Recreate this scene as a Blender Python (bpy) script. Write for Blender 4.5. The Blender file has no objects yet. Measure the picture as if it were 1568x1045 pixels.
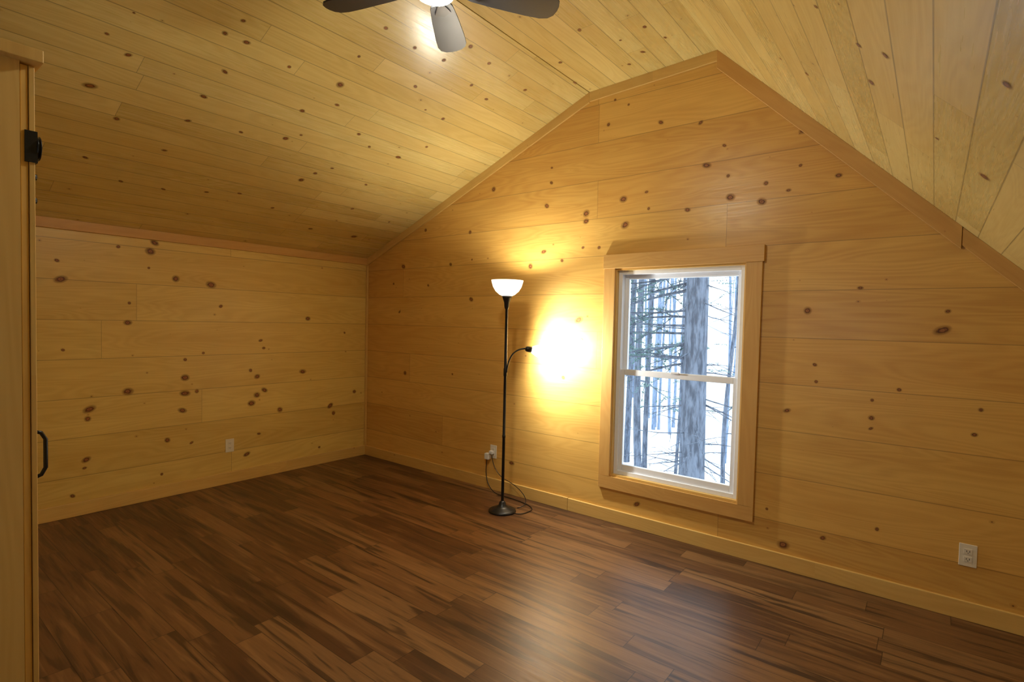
import bpy, math, random
from mathutils import Vector, Matrix
random.seed(7)
V=Vector
# ------------------------------------------------------------------ dims
H=2.129; Z1=3.2426; Z2=3.2836; X1=2.7167; X2=3.6673; S=0.9894
XR=5.95; ZR=Z2-S*(XR-X2); YB=-5.6; TH=0.14
SL=(Z1-H)/X1
# ------------------------------------------------------------------ node helpers
class NT:
    def __init__(s,name):
        s.mat=bpy.data.materials.new(name); s.mat.use_nodes=True
        s.nt=s.mat.node_tree; s.nt.nodes.clear()
        s.out=s.nt.nodes.new('ShaderNodeOutputMaterial')
    def n(s,t,**k):
        nd=s.nt.nodes.new(t)
        for a,b in k.items(): setattr(nd,a,b)
        return nd
    def set(s,sock,val):
        if isinstance(val,bpy.types.NodeSocket): s.nt.links.new(val,sock)
        else: sock.default_value=val
    def m(s,op,a,b=None,c=None,clamp=False):
        nd=s.n('ShaderNodeMath',operation=op,use_clamp=clamp)
        s.set(nd.inputs[0],a)
        if b is not None: s.set(nd.inputs[1],b)
        if c is not None: s.set(nd.inputs[2],c)
        return nd.outputs[0]
    def comb(s,x,y,z=0.0):
        nd=s.n('ShaderNodeCombineXYZ')
        for i,v in enumerate((x,y,z)): s.set(nd.inputs[i],v)
        return nd.outputs[0]
    def noise(s,vec,scale=1.0,detail=2.0,rough=.5,dist=0.0):
        nd=s.n('ShaderNodeTexNoise'); s.set(nd.inputs['Vector'],vec)
        nd.inputs['Scale'].default_value=scale; nd.inputs['Detail'].default_value=detail
        nd.inputs['Roughness'].default_value=rough; nd.inputs['Distortion'].default_value=dist
        return nd.outputs['Fac']
    def white(s,vec):
        nd=s.n('ShaderNodeTexWhiteNoise',noise_dimensions='3D'); s.set(nd.inputs['Vector'],vec)
        return nd.outputs['Value'],nd.outputs['Color']
    def mix(s,f,a,b,blend='MIX'):
        nd=s.n('ShaderNodeMix',data_type='RGBA',blend_type=blend); s.set(nd.inputs[0],f)
        s.set(nd.inputs[6],a if isinstance(a,bpy.types.NodeSocket) else (*a,1)); s.set(nd.inputs[7],b if isinstance(b,bpy.types.NodeSocket) else (*b,1))
        return nd.outputs[2]
    def mr(s,v,a,b,c=0.0,d=1.0):
        nd=s.n('ShaderNodeMapRange',interpolation_type='SMOOTHSTEP'); s.set(nd.inputs[0],v)
        s.set(nd.inputs[1],a); s.set(nd.inputs[2],b); s.set(nd.inputs[3],c); s.set(nd.inputs[4],d)
        return nd.outputs[0]
    def uv(s):
        t=s.n('ShaderNodeTexCoord'); sp=s.n('ShaderNodeSeparateXYZ'); s.nt.links.new(t.outputs['UV'],sp.inputs[0])
        return sp.outputs[0],sp.outputs[1]
    def principled(s,**k):
        p=s.n('ShaderNodeBsdfPrincipled')
        for a,b in k.items(): s.set(p.inputs[a.replace('_',' ')],b)
        s.nt.links.new(p.outputs[0],s.out.inputs[0]); return p

def simple(name,col,rough=.5,metal=0.0,spec=.5):
    t=NT(name); 
    tc=t.n('ShaderNodeTexCoord'); ns=t.noise(tc.outputs['Object'],40,1)
    c=t.mix(t.m('MULTIPLY',ns,.25),col,tuple(x*.8 for x in col))
    p=t.principled(Base_Color=c,Roughness=rough,Metallic=metal); p.inputs['Specular IOR Level'].default_value=spec
    return t.mat

def pine(name,W,L,light,dark,seam=.004,seamdark=.35,rough=.4,knots=1.0,var=.5,kc=.36,spec=.5,endw=.002):
    t=NT(name); u,v=t.uv()
    vr=t.m('DIVIDE',v,W); row=t.m('FLOOR',vr); fv=t.m('FRACT',vr)
    o,_=t.white(t.comb(row,3.3,1.7))
    uu=t.m('ADD',t.m('DIVIDE',u,L),t.m('MULTIPLY',o,7.3)); col=t.m('FLOOR',uu); fu=t.m('FRACT',uu)
    r1,rc=t.white(t.comb(row,col,5.1)); r2,_=t.white(t.comb(row,col,9.7))
    uo=t.m('ADD',u,t.m('MULTIPLY',r1,37.0))
    kv=t.comb(t.m('DIVIDE',uo,kc),t.m('DIVIDE',v,kc*.8),0.0)
    vo=t.n('ShaderNodeTexVoronoi',feature='F1',voronoi_dimensions='2D'); t.set(vo.inputs['Vector'],kv); vo.inputs['Scale'].default_value=1.0
    sp=t.n('ShaderNodeSeparateColor'); t.nt.links.new(vo.outputs['Color'],sp.inputs[0])
    kd=vo.outputs['Distance']
    thr=t.m('MULTIPLY',t.m('POWER',sp.outputs[0],3.0),.055*knots)
    kn=t.mr(kd,t.m('MULTIPLY',thr,.70),thr,1.0,0.0)
    halo=t.mr(kd,thr,t.m('ADD',t.m('MULTIPLY',thr,3.2),.01),1.0,0.0)
    g=t.noise(t.comb(t.m('MULTIPLY',uo,.60),t.m('MULTIPLY',v,5.0),t.m('MULTIPLY',r1,19.)),1.0,2,.45,.4)
    g=t.m('ADD',g,t.m('MULTIPLY',halo,.10))
    rings=t.m('ADD',t.m('MULTIPLY',t.m('SINE',t.m('MULTIPLY',g,120.)),.5),.5)
    fine=t.noise(t.comb(t.m('MULTIPLY',uo,3.),t.m('MULTIPLY',v,110.),r2),1.0,2,.6)
    blot=t.noise(t.comb(t.m('MULTIPLY',uo,1.3),t.m('MULTIPLY',v,8.),r1),1.0,1)
    f=t.m('ADD',t.m('MULTIPLY',rings,.28),t.m('MULTIPLY',fine,.50))
    f=t.m('ADD',f,t.m('MULTIPLY',t.m('SUBTRACT',blot,.50),.85))
    f=t.m('ADD',f,t.m('MULTIPLY',t.m('SUBTRACT',r1,.5),var),clamp=True)
    c=t.mix(f,light,dark)
    c=t.mix(t.m('MULTIPLY',r2,.25),c,(light[0]*1.0,light[1]*.82,light[2]*.6))
    c=t.mix(t.m('MULTIPLY',halo,.5),c,(dark[0]*.8,dark[1]*.66,dark[2]*.5))
    c=t.mix(t.m('MULTIPLY',kn,.88),c,(.12,.048,.016))
    e=t.m('MINIMUM',fv,t.m('SUBTRACT',1.0,fv)); sm=t.mr(e,seam/W*.35,seam/W,1.0,0.0)
    e2=t.m('MINIMUM',fu,t.m('SUBTRACT',1.0,fu)); sm2=t.mr(e2,endw/L*.4,endw/L,1.0,0.0)
    smx=t.m('MAXIMUM',sm,sm2)
    c=t.mix(t.m('MULTIPLY',smx,seamdark),c,(.05,.025,.01))
    rr=t.m('ADD',t.m('MULTIPLY',fine,.22),rough-.11)
    rr=t.m('ADD',rr,t.m('MULTIPLY',r2,.08))
    p=t.principled(Base_Color=c,Roughness=rr); p.inputs['Specular IOR Level'].default_value=spec
    return t.mat

def knotmat():
    t=NT('knot'); u,v=t.uv()
    tc=t.n('ShaderNodeTexCoord')
    r=t.m('SQRT',t.m('ADD',t.m('MULTIPLY',u,u),t.m('MULTIPLY',v,v)))
    ns=t.noise(tc.outputs['Object'],36,2,.6); d=t.m('MULTIPLY',t.m('SUBTRACT',ns,.5),.6); r2=t.m('ADD',r,d)
    cr=t.n('ShaderNodeValToRGB'); t.set(cr.inputs[0],r2); e=cr.color_ramp.elements
    e[0].position=0; e[0].color=(.20,.070,.021,1); e[1].position=1; e[1].color=(.48,.25,.065,1)
    for p,c in ((.14,(.36,.145,.045,1)),(.26,(.27,.10,.030,1)),(.36,(.095,.035,.011,1)),(.43,(.15,.058,.018,1)),(.52,(.42,.19,.045,1))):
        x=e.new(p); x.color=c
    p=t.n('ShaderNodeBsdfPrincipled'); t.nt.links.new(cr.outputs[0],p.inputs['Base Color']); p.inputs['Roughness'].default_value=.5; p.inputs['Specular IOR Level'].default_value=.35
    a1=t.mr(r2,.42,.55,0.0,.5); a2=t.mr(r,.55,.97,0.0,.5); a=t.m('ADD',a1,a2,clamp=True)
    tr=t.n('ShaderNodeBsdfTransparent'); mx=t.n('ShaderNodeMixShader')
    t.set(mx.inputs[0],a); t.nt.links.new(p.outputs[0],mx.inputs[1]); t.nt.links.new(tr.outputs[0],mx.inputs[2])
    t.nt.links.new(mx.outputs[0],t.out.inputs[0]); return t.mat

def floormat():
    t=NT('plank_floor'); u,v=t.uv(); W=.125; L=1.0
    vr=t.m('DIVIDE',v,W); row=t.m('FLOOR',vr); fv=t.m('FRACT',vr)
    o,_=t.white(t.comb(row,1.3,4.7))
    uu=t.m('ADD',t.m('DIVIDE',u,L),t.m('MULTIPLY',o,5.3)); col=t.m('FLOOR',uu); fu=t.m('FRACT',uu)
    r1,_=t.white(t.comb(row,col,2.2)); r2,_=t.white(t.comb(row,col,8.8))
    uo=t.m('ADD',u,t.m('MULTIPLY',r1,53.0)); vo=t.m('ADD',v,t.m('MULTIPLY',r2,9.0))
    g=t.noise(t.comb(t.m('MULTIPLY',uo,1.7),t.m('MULTIPLY',vo,22.)),1.0,3,.55,.6)
    g2=t.noise(t.comb(t.m('MULTIPLY',uo,4.),t.m('MULTIPLY',vo,90.)),1.0,2,.6)
    base=t.n('ShaderNodeValToRGB'); t.set(base.inputs[0],r1); e=base.color_ramp.elements
    e[0].position=0; e[0].color=(.090,.038,.015,1); e[1].position=1; e[1].color=(.25,.130,.050,1)
    x=e.new(.35); x.color=(.145,.065,.024,1); x=e.new(.7); x.color=(.195,.092,.034,1)
    st=t.mr(g,.51,.62)
    c=t.mix(t.m('MULTIPLY',st,t.m('ADD',t.m('MULTIPLY',r2,.45),.42)),base.outputs[0],(.022,.011,.007))
    lt=t.mr(g,.32,.46,1.0,0.0)
    c=t.mix(t.m('MULTIPLY',lt,.42),c,(.35,.185,.070))
    c=t.mix(t.m('MULTIPLY',g2,.5),c,(.060,.027,.011))
    e1=t.m('MINIMUM',fv,t.m('SUBTRACT',1.0,fv)); s1=t.mr(e1,.005,.018,1.0,0.0)
    e2=t.m('MINIMUM',fu,t.m('SUBTRACT',1.0,fu)); s2=t.mr(e2,.0008,.0024,1.0,0.0)
    sx=t.m('MAXIMUM',s1,s2); c=t.mix(t.m('MULTIPLY',sx,.75),c,(.010,.005,.003))
    p=t.principled(Base_Color=c,Roughness=t.m('ADD',t.m('MULTIPLY',g2,.2),.29))
    p.inputs['Specular IOR Level'].default_value=.42
    return t.mat

M_gable=pine('pine_gable_boards',.285,5.2,(.73,.455,.12),(.52,.265,.055),seam=.0030,seamdark=.45,rough=.33,knots=.25,var=.40)
M_left=pine('pine_left_boards',.285,5.2,(.76,.56,.165),(.56,.35,.080),seam=.0033,seamdark=.48,rough=.33,knots=.25,var=.40)
M_ceil=pine('pine_ceiling_boards',.128,2.4,(.80,.66,.26),(.60,.44,.13),seam=.0035,seamdark=.50,rough=.26,knots=.50,var=.6,kc=.30,spec=.65)
M_trim=pine('pine_trim',.6,3.2,(.72,.49,.155),(.56,.33,.085),seam=.0001,seamdark=0,rough=.40,knots=.35,var=.3)
M_casing=pine('pine_casing',.6,3.2,(.65,.39,.12),(.52,.28,.07),seam=.0001,seamdark=0,rough=.42,knots=.3,var=.3)
M_knot=knotmat(); M_floor=floormat()
M_vinyl=simple('white_vinyl',(.84,.86,.90),.35); M_plate=simple('outlet_plastic',(.78,.72,.60),.4)
M_slot=simple('slot_dark',(.03,.03,.03),.5); M_black=simple('black_metal',(.012,.012,.013),.35,.3)
M_bronze=simple('fan_motor_finish',(.02,.016,.014),.3,.6); M_blade=simple('espresso_blade',(.020,.020,.023),.34,0,.4)
M_dark=simple('gap_dark',(.02,.012,.006),.8)
M_cordw=simple('white_cord',(.8,.8,.78),.5)

# ------------------------------------------------------------------ mesh builder
class MB:
    def __init__(s): s.v=[];s.f=[];s.uv=[];s.mi=[];s.sm=[];s.mats=[]
    def mat(s,m):
        if m not in s.mats: s.mats.append(m)
        return s.mats.index(m)
    def face(s,pts,m,d=None,uvs=None,smooth=False,uo=(0,0)):
        i=len(s.v); s.v+= [tuple(p) for p in pts]; s.f.append(list(range(i,i+len(pts))))
        if uvs is None:
            n=V((0,0,0)); P=[V(p) for p in pts]
            for k in range(len(P)): n+=P[k].cross(P[(k+1)%len(P)])
            n.normalize(); dd=V(d) if d is not None else V((1,0,0))
            dd.normalize()
            if abs(n.dot(dd))>.8:
                dd=V((0,0,1)) if abs(n.z)<.7 else V((0,1,0))
                if abs(n.dot(dd))>.8: dd=V((1,0,0))
            e=n.cross(dd).normalized()
            uvs=[(p.dot(dd)+uo[0],p.dot(e)+uo[1]) for p in P]
        s.uv.append(uvs); s.mi.append(s.mat(m)); s.sm.append(smooth)
    def prism(s,poly,ext,m,d,M=None,uo=(0,0)):
        A=[V(p) for p in poly]; B=[a+V(ext) for a in A]
        n=V((0,0,0))
        for k in range(len(A)): n+=A[k].cross(A[(k+1)%len(A)])
        if n.dot(V(ext))>0: A.reverse(); B.reverse()
        fs=[A,B[::-1]]
        for k in range(len(A)):
            j=(k+1)%len(A); fs.append([A[k],B[k],B[j],A[j]])
        for f in fs:
            if M is not None: 
                f2=[M@p for p in f]
                s.face(f2,m,(M.to_3x3()@V(d)),uo=uo)
            else: s.face(f,m,d,uo=uo)
    def box(s,a,b,m,d=None,M=None,uo=None):
        a=V(a);b=V(b); sz=b-a
        if d is None:
            k=max(range(3),key=lambda i:sz[i]); d=[0,0,0]; d[k]=1
        if uo is None: uo=(random.random()*9,random.random()*9)
        s.prism([(a.x,a.y,a.z),(b.x,a.y,a.z),(b.x,b.y,a.z),(a.x,b.y,a.z)],(0,0,sz.z),m,d,M,uo)
    def knot(s,P,r,n,d,asp=1.2):
        n=V(n).normalized(); d=V(d).normalized(); e=n.cross(d); P=V(P)+n*.0012
        r=min(r,.027)*1.22*random.uniform(.8,1.15)
        asp*=random.uniform(.75,1.45); pts=[];uvs=[]
        rot=random.uniform(-.6,.6)
        for k in range(14):
            a=2*math.pi*k/14; x=math.cos(a)*asp; y=math.sin(a)
            X=x*math.cos(rot)-y*math.sin(rot); Y=x*math.sin(rot)+y*math.cos(rot)
            pts.append(P+d*(X*r)+e*(Y*r)); uvs.append((math.cos(a)*1.0,math.sin(a)*1.0))
        s.face(pts,M_knot,uvs=uvs)
    def lathe(s,prof,m,M=None,seg=40,smooth=True):
        M=M or Matrix()
        for i in range(len(prof)-1):
            (r0,z0),(r1,z1)=prof[i],prof[i+1]
            for k in range(seg):
                a=2*math.pi*k/seg; b=2*math.pi*(k+1)/seg
                q=[V((r0*math.cos(a),r0*math.sin(a),z0)),V((r0*math.cos(b),r0*math.sin(b),z0)),V((r1*math.cos(b),r1*math.sin(b),z1)),V((r1*math.cos(a),r1*math.sin(a),z1))]
                if r0<1e-6: q=[q[0],q[2],q[3]]
                elif r1<1e-6: q=[q[0],q[1],q[2]]
                s.face([M@p for p in q],m,(0,0,1),smooth=smooth)
    def tube(s,path,r,m,seg=10,caps=True):
        P=[V(p) for p in path]; n=len(P); R=r if isinstance(r,(list,tuple)) else [r]*n
        rings=[]; up=V((0,0,1)); prev=None
        for i in range(n):
            t=(P[min(i+1,n-1)]-P[max(i-1,0)]).normalized()
            if prev is None:
                a=up if abs(t.dot(up))<.9 else V((1,0,0)); x=t.cross(a).normalized()
            else: x=(prev-t*prev.dot(t)).normalized()
            prev=x; y=t.cross(x)
            rings.append([P[i]+(x*math.cos(2*math.pi*k/seg)+y*math.sin(2*math.pi*k/seg))*R[i] for k in range(seg)])
        for i in range(n-1):
            for k in range(seg):
                j=(k+1)%seg; s.face([rings[i][k],rings[i][j],rings[i+1][j],rings[i+1][k]],m,(0,0,1),smooth=True)
        if caps: s.face(rings[0][::-1],m,(1,0,0)); s.face(rings[-1],m,(1,0,0))
    def obj(s,name,parent=None,bevel=0,merge=True):
        me=bpy.data.meshes.new(name); me.from_pydata(s.v,[],s.f); 
        for m in s.mats: me.materials.append(m)
        ul=me.uv_layers.new(name='UVMap')
        for pi,p in enumerate(me.polygons):
            p.material_index=s.mi[pi]; p.use_smooth=s.sm[pi]
            for k,li in enumerate(p.loop_indices): ul.data[li].uv=s.uv[pi][k]
        if merge:
            import bmesh
            bm=bmesh.new(); bm.from_mesh(me); bmesh.ops.remove_doubles(bm,verts=bm.verts,dist=1e-5); bm.to_mesh(me); bm.free()
        o=bpy.data.objects.new(name,me); bpy.context.collection.objects.link(o)
        if parent: o.parent=parent
        if bevel:
            b=o.modifiers.new('bevel','BEVEL'); b.width=bevel; b.segments=2; b.limit_method='ANGLE'
        return o
def empty(name,loc=(0,0,0)):
    e=bpy.data.objects.new(name,None); bpy.context.collection.objects.link(e); e.empty_display_size=.1; return e
def child(o,p): o.parent=p; return o
def bez(p0,p1,p2,p3,n=16):
    r=[]
    for i in range(n+1):
        t=i/n; r.append(V(p0)*(1-t)**3+V(p1)*3*t*(1-t)**2+V(p2)*3*t*t*(1-t)+V(p3)*t**3)
    return r

# ------------------------------------------------------------------ knots (wall coordinates, cm / mm)
def parse(t): return [tuple(float(x) for x in a.split(',')) for a in t.split(';') if a.strip()]
KG=parse("177,264,30;238,273,11;238,261,16;288,297,16;329,290,15;357,284,15;419,267,23;362,255,24;376,246,14;399,238,14;302,240,25;322,231,15;378,232,23;397,227,23;350,227,14;304,221,30;271,233,26;271,227,26;234,243,22;320,243,10;418,246,9;438,237,14;451,172,9;425,159,22;488,149,22;490,159,13;430,127,13;431,117,13;471,116,13;459,109,9;416,98,14;459,99,13;459,93,9;505,109,13;503,96,13;464,37,14;438,25,14;417,15,33;407,35,9;479,4,14;504,5,19;150,229,18;91,236,20;153,204,12;126,201,19;59,202,20;44,185,14;54,156,14;96,182,13;131,98,12;64,94,20;153,168,18;219,195,27;232,206,16;250,198,16;269,207,10;283,206,15;267,151,21;270,136,10;254,105,16;91,9,13;204,27,17;320,18,15;293,314,11;304,308,11;412,232,9;373,266,10")
KL=parse("-260,171,24;-262,184,12;-226,198,12;-205,197,31;-202,204,19;-206,184,12;-187,177,38;-160,174,26;-219,156,12;-220,141,18;-152,156,13;-180,111,13;-166,116,13;-259,121,12;-180,96,25;-180,83,25;-220,88,43;-171,84,19;-126,99,20;-120,93,26;-120,76,27;-113,80,20;-98,60,27;-125,69,27;-75,95,21;-70,147,21;-114,119,13;-117,126,13;-182,69,19;-244,77,25;-245,70,25;-193,46,25;-246,40,19;-247,34,12;-175,41,13;-118,40,13;-129,23,20;-56,17,14;-15,70,22;-40,50,22;-197,19,13;-254,15,13;-44,58,21;-28,133,14")
KC=parse("205,-230,13;194,-234,13;194,-223,13;215,-168,13;190,-197,13;171,-224,13;192,-165,23;238,-167,13;254,-115,14;236,-144,13;238,-122,18;251,-94,14;213,-123,14;232,-90,15;228,-70,15;248,-51,15;177,-157,14;149,-226,14;160,-266,13;132,-275,23;168,-277,9;185,-271,8;113,-258,15;127,-226,15;143,-162,10;160,-128,15;136,-169,20;130,-196,10;163,-173,14;200,-102,10;199,-84,15;170,-73,16;99,-136,28;110,-131,17;62,-189,11;68,-168,11;56,-215,11;56,-240,11;96,-228,10;73,-263,11;58,-137,12;38,-91,13;37,-44,20;78,-75,19;70,-28,13;120,-123,11;152,-113,11;151,-85,16;112,-86,12")
KR=parse("454,-182,7;437,-97,11;465,-144,11;464,-172,10;495,-204,10;483,-129,9;496,-121,18;425,-92,11;471,-177,10")
KF=parse("341,-56,14;323,-52,10;328,-30,15;314,-21,15;271,-22,16;309,-78,14;279,-53,15;291,-118,13;346,-37,10")
KS=1.05
# ------------------------------------------------------------------ room shell
WX0,WX1,WZ0,WZ1=2.975,3.900,.345,1.895
def gz(x):
    if x<X1: return H+SL*x
    if x<X2: return Z1+(Z2-Z1)*(x-X1)/(X2-X1)
    return Z2-S*(x-X2)
def gable(name,y0,y1,wx0,wx1,wz0,wz1):
    b=MB(); dy=(0,y1-y0,0); P=lambda x,z:(x,y0,z)
    b.prism([P(0,0),P(wx0,0),P(wx0,gz(wx0)),P(X1,Z1),P(0,H)],dy,M_gable,(1,0,0))
    b.prism([P(wx0,0),P(wx1,0),P(wx1,wz0),P(wx0,wz0)],dy,M_gable,(1,0,0))
    top=[P(wx0,wz1),P(wx1,wz1),P(wx1,gz(wx1))]
    if wx0<X2<wx1: top.append(P(X2,Z2))
    top.append(P(wx0,gz(wx0)))
    b.prism(top,dy,M_gable,(1,0,0))
    right=[P(wx1,0),P(XR,0),P(XR,ZR)]
    if wx1<X2: right.append(P(X2,Z2))
    right.append(P(wx1,gz(wx1)))
    b.prism(right,dy,M_gable,(1,0,0))
    return b
b=gable('wall_back',0,TH,WX0,WX1,WZ0,WZ1)
for x,z,r in KG: b.knot((x/100,0,z/100),r/1000*KS,(0,-1,0),(1,0,0))
b.obj('wall_back',merge=False)
b=gable('wall_front',YB,YB-TH,3.0,4.1,.7,2.0); b.obj('wall_front',merge=False)  # opening lets sky light in through the added, unseen window
b=MB(); b.box((-TH,YB-TH,-.1),(0,TH,H+.05),M_left,(0,1,0),uo=(0,0))
for y,z,r in KL: b.knot((0,y/100,z/100),r/1000*KS,(1,0,0),(0,1,0))
b.obj('wall_left',merge=False)
b=MB(); b.box((XR,YB-TH,-.1),(XR+TH,TH,ZR+.05),M_left,(0,1,0),uo=(0,0)); b.obj('wall_right',merge=False)
b=MB(); b.box((-TH,YB-TH,-.12),(XR+TH,TH,0),M_floor,(1,0,0),uo=(0,0)); b.obj('floor',merge=False)
b=MB(); T=.06
def slab(p0,p1):
    b.prism([(p0[0],YB-TH,p0[1]),(p1[0],YB-TH,p1[1]),(p1[0],YB-TH,p1[1]+T),(p0[0],YB-TH,p0[1]+T)],(0,TH-YB+TH,0),M_ceil,(0,1,0))
slab((-TH,H-SL*TH),(X1-.003,Z1-.0012)); slab((X1+.003,Z1+.0002),(X2,Z2)); slab((X2,Z2),(XR+TH,ZR-S*TH))
b.box((X1-.05,YB,Z1+.055),(X1+.05,0,Z1+.075),M_dark)
n=V((SL,0,-1)).normalized()
for x,y,r in KC: b.knot((x/100,y/100,H+SL*x/100),r/1000*KS,n,(0,1,0))
n=V((-S,0,-1)).normalized()
for x,y,r in KR: b.knot((x/100,y/100,gz(x/100)),r/1000*KS*1.15,n,(0,1,0))
for x,y,r in KF: b.knot((x/100,y/100,gz(x/100)),r/1000*KS,V(((Z2-Z1)/(X2-X1),0,-1)),(0,1,0))
b.obj('ceiling',merge=False)

# ------------------------------------------------------------------ trims
BH=.10; BT=.018
b=MB(); b.box((BT,-BT,0),(2.62,0,BH),M_trim); b.box((2.622,-BT,0),(XR-BT,0,BH-.002),M_trim); b.obj('baseboard_back',bevel=.0025)
b=MB(); b.box((0,YB,0),(BT,0,BH),M_trim); b.obj('baseboard_left',bevel=.0025)
b=MB(); b.box((XR-BT,YB,0),(XR,0,BH),M_trim); b.obj('baseboard_right',bevel=.0025)
def slopetrim(xa,xb,w,t,name,y0=0,m=None):
    b=MB(); P=[(xa,y0,gz(xa)),(xb,y0,gz(xb)),(xb,y0,gz(xb)-w),(xa,y0,gz(xa)-w)]
    d=V((xb-xa,0,gz(xb)-gz(xa))).normalized()
    b.prism(P,(0,-t,0),m or M_trim,d,uo=(random.random()*5,.31)); b.obj(name,bevel=.002)
slopetrim(0,X1,.075,.016,'trim_1'); slopetrim(X1,X2,.07,.016,'trim_2')
slopetrim(X2,4.94,.115,.020,'trim_3',m=M_casing); slopetrim(4.942,XR,.095,.014,'trim_4',m=M_casing)
b=MB(); b.box((0,YB,H-.068),(.016,-.017,H+.004),M_casing); b.obj('trim_5',bevel=.002)
b=MB(); b.box((0,-.022,BH),(.022,0,H-.07),M_trim); b.obj('trim_6',bevel=.003)

# ------------------------------------------------------------------ window
def window(name,wx0,wx1,wz0,wz1,yi,sg,casing=True):
    E=empty(name)
    Y=lambda a: yi+sg*a
    def bx(b,x0,x1,a0,a1,z0,z1,m,d=None):
        y0,y1=sorted((Y(a0),Y(a1))); b.box((x0,y0,z0),(x1,y1,z1),m,d)
    if casing:
        b=MB()
        bx(b,wx0-.086,wx0+.004,-.019,0,wz0-.002,wz1-.0,M_casing); bx(b,wx1-.004,wx1+.094,-.019,0,wz0-.002,wz1,M_casing)
        bx(b,wx0-.086,wx1+.094,-.019,0,wz0-.095,wz0+.002-.004,M_casing)
        bx(b,wx0-.09,wx1+.104,-.027,0,wz1,wz1+.104,M_casing)
        child(b.obj('casing',bevel=.002),E)
    b=MB(); j=.014
    bx(b,wx0,wx0+j,0,.075,wz0,wz1,M_trim); bx(b,wx1-j,wx1,0,.075,wz0,wz1,M_trim)
    bx(b,wx0+j,wx1-j,0,.075,wz0,wz0+j,M_trim); bx(b,wx0+j,wx1-j,0,.075,wz1-j,wz1,M_trim)
    child(b.obj('jamb'),E)
    x0,x1,z0,z1=wx0+j,wx1-j,wz0+j,wz1-j
    b=MB(); f=.030
    bx(b,x0,x0+f,.030,.13,z0,z1,M_vinyl); bx(b,x1-f,x1,.030,.13,z0,z1,M_vinyl)
    bx(b,x0+f,x1-f,.030,.13,z0,z0+f,M_vinyl); bx(b,x0+f,x1-f,.030,.13,z1-f,z1,M_vinyl)
    child(b.obj('vinyl_frame',bevel=.002),E)
    zm=z0+(z1-z0)*.505
    def sash(nm,za,zb,a0,a1,top,bot):
        b=MB(); s=.034; xa,xb=x0+f-.004,x1-f+.004
        bx(b,xa,xa+s,a0,a1,za,zb,M_vinyl); bx(b,xb-s,xb,a0,a1,za,zb,M_vinyl)
        bx(b,xa+s,xb-s,a0,a1,za,za+bot,M_vinyl); bx(b,xa+s,xb-s,a0,a1,zb-top,zb,M_vinyl)
        child(b.obj(nm,bevel=.003),E)
        g=MB(); bx(g,xa+s-.004,xb-s+.004,(a0+a1)/2-.002,(a0+a1)/2+.002,za+bot-.004,zb-top+.004,M_glass); child(g.obj(nm+'_glass'),E)
    sash('upper_sash',zm-.018,z1-f+.004,.080,.110,.036,.036)
    sash('lower_sash',z0+f-.004,zm+.020,.045,.075,.040,.050)
    b=MB(); xm=(x0+x1)/2; bx(b,xm-.03,xm+.03,.030,.05,zm+.016,zm+.030,M_vinyl); child(b.obj('sash_lock',bevel=.003),E)
    return E
t=NT('window_glass'); fr=t.n('ShaderNodeFresnel'); fr.inputs[0].default_value=1.45
tr=t.n('ShaderNodeBsdfTransparent'); gl=t.n('ShaderNodeBsdfGlossy'); gl.inputs['Roughness'].default_value=.01
mx=t.n('ShaderNodeMixShader'); t.nt.links.new(t.m('MULTIPLY',fr.outputs[0],.7),mx.inputs[0]); t.nt.links.new(tr.outputs[0],mx.inputs[1]); t.nt.links.new(gl.outputs[0],mx.inputs[2]); t.nt.links.new(mx.outputs[0],t.out.inputs[0])
M_glass=t.mat
window('window_1',WX0,WX1,WZ0,WZ1,0,1)
window('added_window',3.0,4.1,.7,2.0,YB,-1)  # unseen window behind the camera, added for cool daylight on the right slope

# ------------------------------------------------------------------ outlets
def outlet(name,P,n):
    n=V(n); x=V((0,0,1)).cross(n); M=Matrix(((x.x,n.x,0,P[0]),(x.y,n.y,0,P[1]),(0,0,1,P[2]),(0,0,0,1)))
    E=empty(name)
    b=MB(); b.box((-.036,0,-.058),(.036,.005,.058),M_plate,M=M); child(b.obj('cover_plate',bevel=.002),E)
    b=MB()
    for s in (-1,1):
        b.box((-.0165,.0045,s*.020-.0135),(.0165,.0075,s*.020+.0135),M_plate,M=M)
        for q in (-1,1): b.box((q*.006-.0012,.0073,s*.020-.003),(q*.006+.0012,.0079,s*.020+.006),M_slot,M=M)
        b.box((-.002,.0073,s*.020-.009),(.002,.0079,s*.020-.0055),M_slot,M=M)
    child(b.obj('receptacle'),E)
    return E
outlet('wall_outlet',(0,-1.44,.335),(1,0,0)); E2=outlet('wall_outlet',(1.835,0,.335),(0,-1,0)); outlet('wall_outlet',(5.03,0,.335),(0,-1,0))

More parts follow.
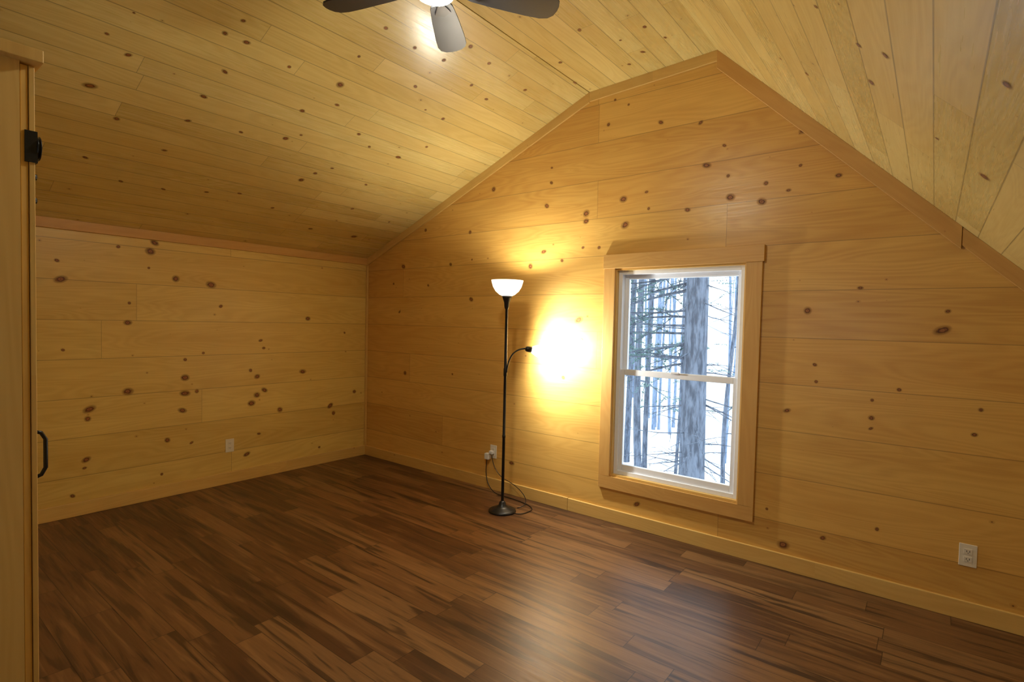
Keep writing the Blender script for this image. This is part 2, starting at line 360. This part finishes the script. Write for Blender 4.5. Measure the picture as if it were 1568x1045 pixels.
# ------------------------------------------------------------------ floor lamp
LX,LY=2.25,-.3765
E=empty('floor_lamp'); ML=Matrix.Translation((LX,LY,0))
b=MB(); b.lathe([(0,0),(.105,0),(.108,.006),(.105,.014),(.09,.022),(.055,.034),(.030,.050),(.024,.075),(.014,.085),(.0,.085)],M_black,ML,56); child(b.obj('base'),E)
b=MB(); b.lathe([(.0115,.08),(.0115,.58),(.0135,.582),(.0135,.60),(.0115,.602),(.0115,1.06),(.0145,1.065),(.0145,1.12),(.0115,1.125),(.0115,1.58),(.016,1.585),(.020,1.60),(.022,1.63),(.034,1.665),(.040,1.682),(0,1.684)],M_black,ML,24); child(b.obj('pole'),E)
def glowshade(name,col,es):
    t=NT(name); d=t.n('ShaderNodeBsdfDiffuse'); d.inputs[0].default_value=(.85,.83,.80,1)
    tl=t.n('ShaderNodeBsdfTranslucent'); tl.inputs[0].default_value=(.9,.86,.8,1); em=t.n('ShaderNodeEmission'); em.inputs[0].default_value=(*col,1); em.inputs[1].default_value=es
    mx=t.n('ShaderNodeMixShader'); mx.inputs[0].default_value=.30; ad=t.n('ShaderNodeAddShader')
    t.nt.links.new(d.outputs[0],mx.inputs[1]); t.nt.links.new(tl.outputs[0],mx.inputs[2]); t.nt.links.new(mx.outputs[0],ad.inputs[0]); t.nt.links.new(em.outputs[0],ad.inputs[1]); t.nt.links.new(ad.outputs[0],t.out.inputs[0]); return t.mat
M_bowl=glowshade('frosted_bowl',(1,.96,.86),.55); M_cone=glowshade('frosted_cone',(1,.96,.88),2.0)
b=MB(); b.lathe([(.030,1.678),(.060,1.692),(.090,1.718),(.110,1.752),(.120,1.785),(.124,1.802),(.121,1.802),(.116,1.785),(.106,1.753),(.087,1.721),(.058,1.696),(.0,1.684)],M_bowl,ML,56); child(b.obj('bowl_shade'),E)
hd=V((2.395,-.275,1.275)); a0=V((LX,LY,1.09))
pth=bez(a0+V((.012,.0,0)),a0+V((.02,.012,.13)),a0+V((.05,.04,.185)),hd-V((.02,.012,-.004)),18)
b=MB(); b.tube(pth,.0065,M_black,10); child(b.obj('gooseneck'),E)
tgt=V((2.66,0,1.215)); ax=(tgt-hd).normalized(); q=ax.to_track_quat('Z','Y').to_matrix().to_4x4(); MH=Matrix.Translation(hd)@q
b=MB(); b.lathe([(0,-.028),(.014,-.026),(.021,-.015),(.023,.0),(.023,.022),(.018,.024),(0,.024)],M_black,MH,24); child(b.obj('socket'),E)
b=MB(); b.lathe([(.020,.018),(.028,.030),(.044,.062),(.056,.092),(.0545,.092),(.042,.062),(.026,.031),(.018,.020)],M_cone,MH,36); child(b.obj('reading_shade'),E)
def plight(name,loc,P,col,r,par):
    l=bpy.data.lights.new(name,'POINT'); l.energy=P; l.color=col; l.shadow_soft_size=r
    o=bpy.data.objects.new(name,l); o.location=loc; bpy.context.collection.objects.link(o); o.parent=par; return o
plight('torch_bulb',(LX,LY,1.740),32,(1,.94,.78),.03,E)
plight('reading_bulb',hd+ax*.086,72,(1,.98,.90),.02,E)
b=MB()
b.tube(bez((1.80,-.035,.30),(1.76,-.05,.12),(1.86,-.10,.02),(1.98,-.10,.006))+bez((1.98,-.10,.006),(2.12,-.10,.006),(2.44,-.10,.006),(2.42,-.26,.006))[1:]+bez((2.42,-.26,.006),(2.42,-.40,.006),(2.34,-.34,.006),(2.33,-.375,.008))[1:],.0035,M_black,8)
child(b.obj('cord'),E)
b=MB(); b.tube(bez((2.30,-.25,.005),(2.40,-.14,.02),(2.20,-.06,.10),(2.02,-.05,.13))+bez((2.02,-.05,.13),(1.93,-.05,.15),(1.87,-.05,.22),(1.845,-.035,.31))[1:],.0030,M_black,8); child(b.obj('cord_loop'),E)
E=empty('plug_adapter')
b=MB(); b.box((1.765,-.045,.265),(1.812,-.008,.318),M_cordw); b.box((1.812,-.04,.318),(1.85,-.008,.345),M_cordw); child(b.obj('body',bevel=.004),E)

# ------------------------------------------------------------------ ceiling fan
FX,FY,FZ=3.20,-2.07,2.84; CZ=gz(FX)
E=empty('ceiling_fan'); MF=Matrix.Translation((FX,FY,0))
b=MB(); b.lathe([(0,CZ+.004),(.068,CZ+.003),(.07,CZ-.012),(.055,CZ-.045),(.028,CZ-.062),(.0125,CZ-.064),(.0125,FZ+.135),(.03,FZ+.13),(.04,FZ+.115),(.085,FZ+.105),(.112,FZ+.08),(.118,FZ+.05),(.112,FZ+.018),(.085,FZ+.006),(.07,FZ-.004),(.07,FZ-.008),(.088,FZ-.012),(.088,FZ-.018),(0,FZ-.019)],M_bronze,MF,48); child(b.obj('motor_housing'),E)
t=NT('fan_light_glass'); em=t.n('ShaderNodeEmission'); em.inputs[0].default_value=(1,.94,.78,1); em.inputs[1].default_value=300; t.nt.links.new(em.outputs[0],t.out.inputs[0])
b=MB(); b.lathe([(.080,FZ-.017),(.084,FZ-.026),(.076,FZ-.038),(.054,FZ-.050),(.025,FZ-.057),(0,FZ-.059)],t.mat,MF,24); child(b.obj('light_dome'),E)
for i,ang in enumerate((54,126,198,270,342)):
    MM=MF@Matrix.Translation((0,0,FZ))@Matrix.Rotation(math.radians(ang),4,'Z')@Matrix.Rotation(math.radians(-11),4,'X')
    out=[(.135,.042),(.16,.050),(.25,.060),(.40,.070),(.47,.071),(.505,.062),(.525,.040),(.532,.012)]
    poly=[(x,y,0) for x,y in out]+[(x,-y,0) for x,y in reversed(out)]
    b=MB(); b.prism(poly,(0,0,.007),M_blade,(1,0,0),M=MM); child(b.obj('blade_%d'%(i+1),bevel=.0015),E)
    b=MB(); b.prism([(.075,.018,-.006),(.13,.014,-.006),(.19,.036,-.006),(.215,.0,-.006),(.19,-.036,-.006),(.13,-.014,-.006),(.075,-.018,-.006)],(0,0,.0055),M_bronze,(1,0,0),M=MM); child(b.obj('blade_arm_%d'%(i+1)),E)

# ------------------------------------------------------------------ closet partition with sliding barn door (near left)
PX=2.885; PY0,PY1=-3.44,-3.283; PH=2.155
b=MB(); b.box((.45,PY0,0),(PX-.02,PY1,PH),M_left,(1,0,0)); b.box((PX-.02,PY0-.002,0),(PX,PY1,PH),M_trim,(0,0,1)); b.obj('wall_partition')
b=MB(); b.box((.45,PY0-.035,PH),(PX+.03,PY1+.045,PH+.034),M_trim); b.obj('trim_7',bevel=.002)
E=empty('sliding_barn_door')
b=MB(); x0=1.95; x1=PX-.006
for k in range(7):
    a=x0+(x1-x0)*k/7; c=x0+(x1-x0)*(k+1)/7-.002
    b.box((a,PY1+.002,.012),(c,PY1+.018,PH-.005),M_trim,(0,0,1))
for z in (.012,1.0,PH-.145): b.box((x0+.11,PY1+.018,z),(x1-.11,PY1+.032,z+.14),M_trim,(1,0,0))
b.box((x0,PY1+.0195,.012),(x0+.11,PY1+.032,PH-.005),M_trim); b.box((x1-.11,PY1+.0195,.012),(x1,PY1+.032,PH-.005),M_trim)
child(b.obj('slab',bevel=.0015),E)
b=MB(); hx=x1-.055; y=PY1+.032
b.tube([(hx,y,1.135),(hx,y+.018,1.128),(hx,y+.028,1.108),(hx,y+.028,1.025),(hx,y+.018,1.005),(hx,y,.998)],.0055,M_black,10); b.box((hx-.016,y,1.115),(hx+.016,y+.003,1.155),M_black); b.box((hx-.016,y,.978),(hx+.016,y+.003,1.018),M_black)
child(b.obj('pull_handle'),E)
b=MB()
for hx2 in (x1-.025,x0+.03):
    b.box((hx2-.024,PY1+.032,1.89),(hx2+.024,PY1+.037,1.975),M_black)
    b.box((hx2+.019,PY1+.010,1.89),(hx2+.028,PY1+.037,1.975),M_black)
    for z in (1.855,1.79): b.lathe([(0,.010),(.008,.008),(.010,0)],M_black,Matrix.Translation((hx2,PY1+.031,z))@Matrix.Rotation(-math.pi/2,4,'X'),12)
    b.lathe([(0,0),(.032,0),(.034,.002),(.030,.004),(.030,.006),(.034,.008),(.032,.010),(0,.010)],M_black,Matrix.Translation((hx2,PY1+.036,1.935))@Matrix.Rotation(-math.pi/2,4,'X'),28)
child(b.obj('roller_hardware'),E)

# ------------------------------------------------------------------ outside : snow and trees
t=NT('snow'); tc=t.n('ShaderNodeTexCoord'); ns=t.noise(tc.outputs['Object'],.6,2)
t.principled(Base_Color=t.mix(ns,(.80,.87,.95),(.93,.95,.98)),Roughness=.8); M_snow=t.mat
b=MB()
def gh(x,y):
    return -2.7+.12*math.sin(x*.7+y*.3)+.10*math.sin(y*.9-x*.4)+max(0,y-16)*.10
N=34
for i in range(N):
    for j in range(N):
        xs=[-60+110*i/N,-60+110*(i+1)/N]; ys=[1.0+75*j/N,1.0+75*(j+1)/N]
        b.face([(xs[0],ys[0],gh(xs[0],ys[0])),(xs[1],ys[0],gh(xs[1],ys[0])),(xs[1],ys[1],gh(xs[1],ys[1])),(xs[0],ys[1],gh(xs[0],ys[1]))],M_snow,(1,0,0),smooth=True)
b.obj('snow_ground')
def bark(name,a,c):
    t=NT(name); tc=t.n('ShaderNodeTexCoord'); mp=t.n('ShaderNodeMapping'); mp.inputs['Scale'].default_value=(14,14,3); t.nt.links.new(tc.outputs['Object'],mp.inputs[0])
    ns=t.noise(mp.outputs[0],1.0,3,.7); ns=t.mr(ns,.35,.65)
    t.principled(Base_Color=t.mix(ns,a,c),Roughness=.9); return t.mat
M_bark=bark('bark',(.055,.065,.09),(.15,.175,.23))
M_far=bark('bark_hazed',(.13,.18,.27),(.25,.31,.42))  # far trunks: distance haze put into the bark colour, paler and bluer
M_needle=simple('needles',(.13,.22,.21),.7)
rnd=random.Random(11)
def branch(b,p,d,L,r,depth,needles=0,M=None,sub=2):
    M=M or M_bark
    pts=[p]; n=5; dd=V(d).normalized(); q=V(p)
    for i in range(n):
        dd=(dd+V((rnd.uniform(-.16,.16),rnd.uniform(-.16,.16),rnd.uniform(-.13,.10)))).normalized(); q=q+dd*(L/n); pts.append(q.copy())
    b.tube(pts,[r*(1-.8*i/n) for i in range(n+1)],M,4,caps=False)
    if depth>0:
        for i in range(1,n+1):
            for _ in range(sub):
                o=V((rnd.uniform(-1,1),rnd.uniform(-1,1),rnd.uniform(-.5,.4))); branch(b,pts[i],(dd*.8+o),L*.38*rnd.uniform(.6,1.2),r*.45,depth-1,needles,M)
    elif needles:
        for i in range(1,n+1):
            for _ in range(needles):
                o=V((rnd.uniform(-1,1),rnd.uniform(-1,1),rnd.uniform(-.3,1))).normalized()*rnd.uniform(.05,.10); w=V((rnd.uniform(-1,1),rnd.uniform(-1,1),rnd.uniform(-1,1))).normalized()*.009
                b.face([pts[i]-w,pts[i]+w,pts[i]+o],M_needle,(1,0,0))
def trunk(b,x,y,r,h,lean=0,M=None):
    z=gh(x,y)-.2; n=14; pts=[];rr=[]
    wx,wy=rnd.uniform(-1,1)*.08,rnd.uniform(-1,1)*.08
    for i in range(n+1):
        f=i/n; pts.append(V((x+lean*h*f+wx*math.sin(f*7),y+wy*math.cos(f*6),z+h*f))); rr.append(r*(1-.45*f)*(1.25 if i==0 else 1))
    b.tube(pts,rr,M or M_bark,12 if r>.1 else 7,caps=False); return pts
b=MB(); P=trunk(b,1.86,5.0,.225,10,-.004)
for i in range(70):
    z=rnd.uniform(.2,5.6); base=V((1.86,5.0,-2.7+z)); a=rnd.uniform(0,6.28)
    branch(b,base,(math.cos(a),math.sin(a),rnd.uniform(-.45,.15)),rnd.uniform(.5,1.5),.012,1,0,sub=1)
for i in range(20):
    a=rnd.uniform(2.7,4.0); base=V((1.86,5.0,rnd.uniform(.8,3.2)))
    branch(b,base,(math.cos(a),math.sin(a)*.5,rnd.uniform(-.35,.0)),rnd.uniform(1.2,2.4),.022,1,9)
b.obj('pine_tree',merge=False)
b=MB()
for i in range(66):
    y=rnd.uniform(8,34); sx=rnd.uniform(-.62,-.13) if i<50 else rnd.uniform(-1.1,.5)
    x=4.85+sx*(y+3.6)
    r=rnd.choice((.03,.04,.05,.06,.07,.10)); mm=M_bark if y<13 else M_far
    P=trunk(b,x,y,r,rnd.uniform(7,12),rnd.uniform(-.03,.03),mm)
    if y<18:
        for k in range(6):
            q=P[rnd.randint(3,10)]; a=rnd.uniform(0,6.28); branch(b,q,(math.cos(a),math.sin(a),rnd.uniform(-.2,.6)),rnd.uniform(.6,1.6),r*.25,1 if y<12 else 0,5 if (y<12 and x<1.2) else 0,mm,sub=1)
b.obj('forest_trees',merge=False)

# ------------------------------------------------------------------ world
w=bpy.data.worlds.new('overcast'); bpy.context.scene.world=w; w.use_nodes=True; nt=w.node_tree; bg=nt.nodes['Background']
bg.inputs[0].default_value=(.72,.88,1.0,1); bg.inputs[1].default_value=3.3
def portal(name,loc,rot,sx,sy):
    l=bpy.data.lights.new(name,'AREA'); l.shape='RECTANGLE'; l.size=sx; l.size_y=sy; l.cycles.is_portal=True
    o=bpy.data.objects.new(name,l); o.location=loc; o.rotation_euler=rot; bpy.context.collection.objects.link(o)
portal('window_daylight',(3.4375,TH+.02,1.12),(-math.pi/2,0,0),.925,1.55)
portal('window_daylight',(3.55,YB-TH-.02,1.35),(math.pi/2,0,0),1.1,1.3)  # sampling portal at the added, unseen window

# ------------------------------------------------------------------ camera
cd=bpy.data.cameras.new('camera'); co=bpy.data.objects.new('camera',cd); bpy.context.collection.objects.link(co)
cd.sensor_width=36; cd.lens=821.3109/1568*36; cd.clip_start=.05; cd.clip_end=300
R=Matrix.Rotation(.6664,4,'Z')@Matrix.Rotation(math.pi/2-.0349,4,'X')@Matrix.Rotation(.0231,4,'Z')
co.matrix_world=Matrix.Translation((4.8488,-3.6068,1.48))@R
sc=bpy.context.scene; sc.camera=co
sc.view_settings.view_transform='Standard'; sc.view_settings.look='None'; sc.view_settings.exposure=0
